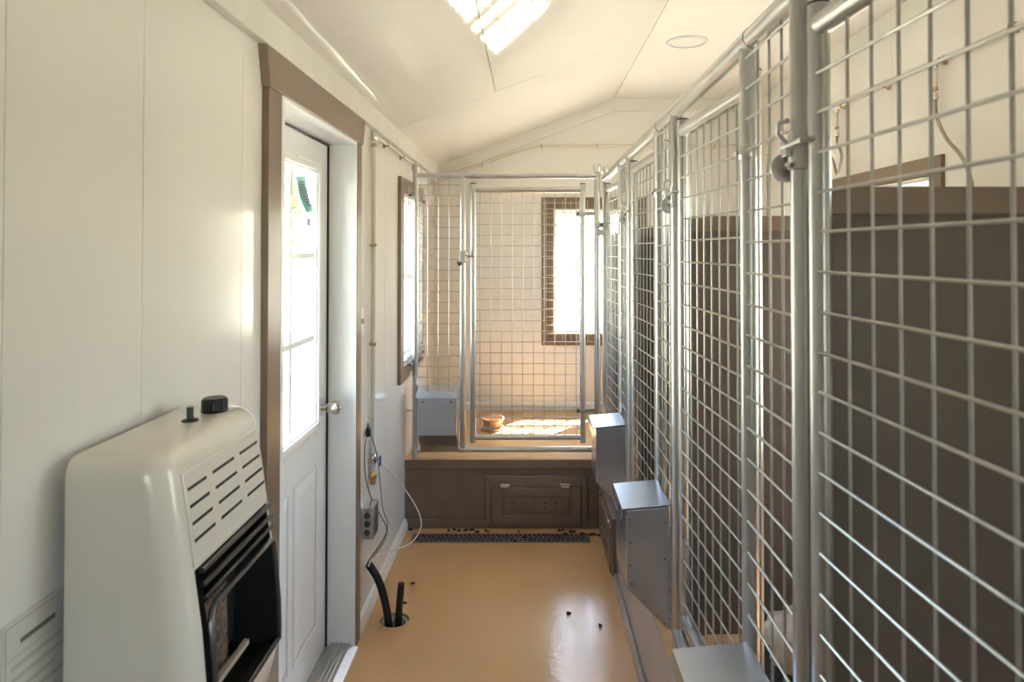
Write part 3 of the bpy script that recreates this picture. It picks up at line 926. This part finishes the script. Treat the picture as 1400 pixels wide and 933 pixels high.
tag(MB().lathe([(.007, 0), (.0115, .010), (.011, .030), (.006, .040)], px(504.5, 596, 3.0), 12).build('cable_gland', 'black', smooth=True), 'small black gland where the cables leave the wall pipe', 'cable gland')

cg = tag(MB().ring_path(spline([(-.606, 2.972, -.08), (-.610, 2.974, .0), (-.630, 2.985, .09), (-.660, 2.995, .17), (-.703, 3.0, .235)]), .0165, 14).build('conduit', 'rubber', smooth=True),
         'longer black conduit curving from the floor hole to the wall', 'conduit', 'black conduits in the floor hole')
cg2 = tag(MB().ring_path([(-.572, 2.985, -.08), (-.566, 2.99, .05), (-.558, 2.995, .152)], .0150, 14).build('conduit', 'rubber', smooth=True),
          'short black conduit stub standing in the floor hole', 'conduit', 'black conduits in the floor hole')
cr = MB()
nseg = 28
for k in range(nseg):
    a = 2*math.pi*k/nseg
    for (r, z) in ((.050, -.11), (.050, -.012), (.056, -.012), (.056, -.11)):
        cr.v.append((HOLE[0]+r*math.cos(a), HOLE[1]+r*math.sin(a), z))
for k in range(nseg):
    a = 4*k; b = 4*((k+1) % nseg)
    for i in range(4):
        cr.f.append((a+i, a+(i+1) % 4, b+(i+1) % 4, b+i))
sl_ = cr.build('pipe_sleeve', 'pvc', smooth=True)
tag(sl_, 'white pipe sleeve lining the hole in the floor', 'sleeve')
MB().lathe([(.049, -.115), (.049, -.112)], (HOLE[0], HOLE[1], 0), 20).build('sleeve_bottom', 'pit', sl_)

# ------------------------------------------------------------------ water line round the room
wl = empty('water_line', (0, YB-.03, 2.3))
tag(wl, 'thin cream water line clipped round the walls under the ceiling', 'pipe')
run = [(-.700, 3.08, 2.122), (-.700, YB-.03, 2.122), (-.66, YB-.03, 2.132), (-.03, YB-.03, 2.372), (.05, YB-.03, 2.392), (XR-.030, YB-.03, 2.400), (XR-.030, YF+.05, 2.405)]
MB().ring_path([run[0], (-.700, YB-.05, 2.122), (-.69, YB-.03, 2.124), run[2], run[3], run[4], (XR-.05, YB-.03, 2.40), (XR-.03, YB-.05, 2.40), run[6]], .0075, 8).build('pipe_run', 'pipe', wl, smooth=True)
def clip(p, n):
    c_ = MB()
    x, y, z = p
    if n == 'x': c_.box(x-.012, x+.010, y-.004, y+.004, z-.012, z+.012); c_.box(x-.018 if x < 0 else x+.006, x-.008 if x < 0 else x+.028, y-.003, y+.003, z-.020, z+.020)
    else: c_.box(x-.004, x+.004, y-.010, y+.012, z-.012, z+.012); c_.box(x-.003, x+.003, y+.006, y+.028, z-.020, z+.020)
    c_.build('pipe_clip', 'copper', wl, bevel=.002)
for y in (3.34, 3.76, 4.25, 4.7): clip((-.700, y, 2.122), 'x')
for x in (-.36, .09, .515, .95, 1.4): clip((x, YB-.03, 2.392 if x > 0 else 2.372+(x+.03)*.381), 'y')
for y in (4.6, 3.77, 3.31, 2.86, 2.44, 1.9, 1.4): clip((XR-.030, y, 2.403), 'x')

def drop(y, pts, label):
    h = empty('drinker_hose', (XR-.03, y, 2.39))
    tag(h, label, 'hose', 'hoses dropping from the water line')
    x = XR-.030
    MB().lathe([(.011, -.014), (.013, -.010), (.013, .010), (.011, .014)], (x, y, 2.388), 12).build('tee', 'steel', h, smooth=True)
    MB().tube((x, y, 2.295), (x, y, 2.375), .0095, 10).build('drop_pipe', 'pipe', h, smooth=True)
    MB().lathe([(.012, -.008), (.012, .008)], (x, y, 2.290), 12).build('ring', 'copper', h, smooth=True)
    MB().lathe([(.011, -.022), (.015, -.020), (.015, -.004), (.012, -.002), (.012, .012)], (x, y, 2.262), 6).build('hose_fitting', 'steel', h, smooth=True)
    MB().ring_path(spline([(x, y, 2.245)]+pts), .0075, 10).build('hose', 'hose', h, smooth=True)
    return h
drop(2.90, [(1.725, 2.88, 2.16), (1.715, 2.80, 2.06), (1.70, 2.68, 1.97), (1.69, 2.61, 1.87), (1.69, 2.59, 1.74), (1.69, 2.56, 1.62)], 'hose curving down in front of the right wall window casing')
h2 = drop(3.83, [(1.72, 3.81, 2.20), (1.70, 3.74, 2.165), (1.69, 3.69, 2.11), (1.68, 3.70, 2.03), (1.68, 3.73, 2.02), (1.68, 3.77, 2.10), (1.68, 3.81, 2.125), (1.68, 3.84, 2.09), (1.68, 3.85, 2.03)], 'looped hose ending in a brass nipple left of the window casing')
MB().lathe([(.012, -.03), (.014, -.02), (.014, .02), (.010, .03)], (1.68, 3.85, 2.005), 10).build('nipple_holder', 'steel', h2, smooth=True)
MB().tube((1.68, 3.85, 1.40), (1.68, 3.85, 1.99), .014, 10).build('drinker_tube', 'grille', h2, smooth=True)
drop(4.93, [(1.72, 4.92, 2.20), (1.71, 4.90, 2.10), (1.71, 4.89, 1.98), (1.70, 4.88, 1.80)], 'farthest hose in the corner of the end kennel')

# ------------------------------------------------------------------ recessed lamp
lp = empty('ceiling_lamp', (.87, 3.75, RZ))
tag(lp, 'round flush lamp in the flat part of the ceiling', 'lamp')
rg = MB()
nseg = 40
for k in range(nseg):
    a = 2*math.pi*k/nseg
    for (r, z) in ((.113, 0), (.113, -.006), (.108, -.010), (.095, -.010), (.092, -.005), (.092, 0)):
        rg.v.append((.87+r*math.cos(a), 3.75+r*math.sin(a), RZ+z))
for k in range(nseg):
    a = 6*k; b = 6*((k+1) % nseg)
    for i in range(5): rg.f.append((a+i, a+i+1, b+i+1, b+i))
rg.build('ring', 'lampring', lp, smooth=True)
MB().lathe([(.0915, -.001), (.0915, -.004)], (.87, 3.75, RZ), 40).build('lens', 'lens', lp)

# ------------------------------------------------------------------ drain grate and debris
gr = empty('drain_grate', (-.16, 3.825, 0))
tag(gr, 'long grey slotted drain grate in front of the platform', 'grate')
MB().box(-.655, .335, 3.765, 3.885, -.10, -.06).build('drain_channel', 'pit', gr)
g_ = MB()
holes = []
xx = -.630
while xx < .30:
    for (a, b) in ((3.783, 3.807), (3.815, 3.837), (3.845, 3.869)):
        o_ = .010 if a == 3.815 else 0
        holes.append((xx+o_, xx+o_+.016, a, b))
    xx += .026
for r in rects(-.654, .334, 3.766, 3.884, [h for h in holes]):
    g_.box(r[0], r[1], r[2], r[3], -.008, .002)
g_.build('grate_plate', 'grate', gr)
deb = [(-.46, 3.915), (-.43, 3.93), (-.40, 3.915), (-.365, 3.92), (-.30, 3.90), (-.25, 3.915), (-.235, 3.90), (-.06, 3.90), (.17, 3.915), (.19, 3.925), (.20, 3.875), (.30, 3.875), (.345, 3.86), (.36, 3.865), (.385, 3.855), (.42-.02, 3.84), (-.03, 3.82), (-.08, 3.775), (.245, 3.90), (-.33, 3.925), (-.68, 3.93), (.17, 3.03), (.30, 2.93), (-.57, 3.12), (-.56, 3.30)]
for i, (x, y) in enumerate(deb):
    l_ = MB()
    a = random.uniform(0, 6.28); s = random.uniform(.008, .017)
    if x > .2 and y > 3.8: s *= 1.2
    n = 6
    zb = .0025
    ring = []
    for k in range(n):
        an = a+2*math.pi*k/n
        rr = s*(1.0 if k % 3 else 1.5)*random.uniform(.6, 1.0)
        ring.append((x+rr*math.cos(an), y+.6*rr*math.sin(an)))
    ring = [(min(max(p, -.695), .395), min(q, 3.944)) for p, q in ring]
    b0 = 0
    l_.v = [(p, q, zb) for p, q in ring] + [(x+(p-x)*.7, y+(q-y)*.7, zb+random.uniform(.004, .011)) for p, q in ring]
    l_.f = [tuple(range(n))[::-1], tuple(range(n, 2*n))] + [(k, (k+1) % n, n+(k+1) % n, n+k) for k in range(n)]
    o = l_.build('leaf_scrap', 'leaf')
    if y < 3.5:
        lb = {.17: 'lone dark scrap on the floor by the window reflection', .30: 'lone dark scrap on the floor close to the side kerb',
              -.57: 'dark scrap on the floor just behind the short conduit', -.56: 'dark scrap by the left baseboard beyond the conduits'}[x]
    elif x < -.6: lb = 'dark scrap in the corner where baseboard meets platform'
    elif y < 3.89: lb = 'dark leaf scrap lying on the slotted drain grate' if x < .33 else 'dry leaf scrap beside the right end of the drain grate'
    elif x < 0: lb = 'dark leaf scrap between drain grate and platform, left half'
    else: lb = 'dark leaf scrap between drain grate and platform, right half'
    tag(o, lb, 'leaf', 'leaf scraps on the corridor floor')

# ------------------------------------------------------------------ bowl in the end kennel, bedding in the near kennel
bw = MB().lathe([(.070, 0), (.078, .004), (.078, .016), (.066, .026), (.063, .045), (.072, .062), (.080, .070), (.080, .078), (.072, .078), (.060, .060), (.056, .030), (.030, .026), (.002, .026)],
                (-.248, 4.62, ZP), 32).build('dog_bowl', 'bowl', smooth=True)
tag(bw, 'tan stoneware dog bowl on the end kennel floor', 'bowl')

bd = MB()
N1, N2 = 18, 12
def sq(a, e): return math.copysign(abs(math.cos(a))**e, math.cos(a)), math.copysign(abs(math.sin(a))**e, math.sin(a))
for i in range(N2+1):
    ph = -math.pi/2+math.pi*i/N2
    cz, sz = math.cos(ph)**.5 if math.cos(ph) > 0 else 0, math.sin(ph)
    for k in range(N1):
        c_, s_ = sq(2*math.pi*k/N1, .5)
        wob = 1+.04*math.sin(5*k)+.03*math.cos(3*i+k)
        bd.v.append((.87+.24*c_*cz*wob, 1.86+.21*s_*cz*wob, ZP+.056+.055*sz))
for i in range(N2):
    for k in range(N1):
        a = i*N1+k; b = i*N1+(k+1) % N1
        bd.f.append((a, b, b+N1, a+N1))
bo_ = bd.build('dog_bed', 'bed', smooth=True)
tag(bo_, 'dark padded dog bed on the kennel floor behind the mesh', 'dog bed')
bl = MB()
rnd = random.Random(3)
for i in range(N2+1):
    ph = -math.pi/2+math.pi*i/N2
    cz, sz = max(0, math.cos(ph)), math.sin(ph)
    for k in range(N1):
        an = 2*math.pi*k/N1
        wob = 1+.22*math.sin(3*an+i*.7)+.12*math.sin(7*an-i)
        bl.v.append((.73+.085*math.cos(an)*cz*wob, 1.86+.11*math.sin(an)*cz*wob, ZP+.156+.075*sz*(1+.25*math.sin(2*an))))
for i in range(N2):
    for k in range(N1):
        a = i*N1+k; b = i*N1+(k+1) % N1
        bl.f.append((a, b, b+N1, a+N1))
tag(bl.build('fleece_blanket', 'fleece', smooth=True), 'crumpled cream and tan fleece bundle on the dark bed', 'blanket')

# ------------------------------------------------------------------ outdoors, seen washed out through the glass
g_ = MB(); g_.box(-40, 40, -40, 60, -.32, -.30)
struct(g_.build('ground', 'grass'), 'sunlit grass outside the building')
def tree(x, y, hgt, rad, label, seed):
    rr = random.Random(seed)
    t_ = empty('tree', (x, y, -.30))
    tag(t_, label, 'tree', 'trees outside the door')
    MB().ring_path([(x, y, -.30), (x+.05, y, hgt*.35), (x-.05, y+.1, hgt*.7)], [.16, .12, .05], 8).build('trunk', 'bark', t_)
    f = MB()
    for k in range(1500):
        a = rr.uniform(0, 6.28); u = rr.uniform(-1, 1); q = rad*rr.uniform(.45, 1.0)
        c0 = Vector((x+q*math.cos(a)*math.sqrt(1-u*u), y+q*math.sin(a)*math.sqrt(1-u*u), hgt*.62+u*hgt*.38*q/rad))
        d1 = Vector((rr.uniform(-1, 1), rr.uniform(-1, 1), rr.uniform(-1, 1))).normalized()
        d2 = d1.orthogonal().normalized()
        s = rr.uniform(.08, .16)
        n = len(f.v)
        for p in (c0-d1*s, c0-d2*s*.5, c0+d1*s, c0+d2*s*.5): f.v.append(tuple(p))
        f.f.append((n, n+1, n+2, n+3))
    f.build('foliage', 'foliage', t_)
tree(-4.6, 9.5, 4.6, 1.5, 'leafy tree showing behind the near side of the door glass', 1)
tree(-5.0, 13.5, 5.6, 1.8, 'leafy tree showing behind the far side of the door glass', 2)
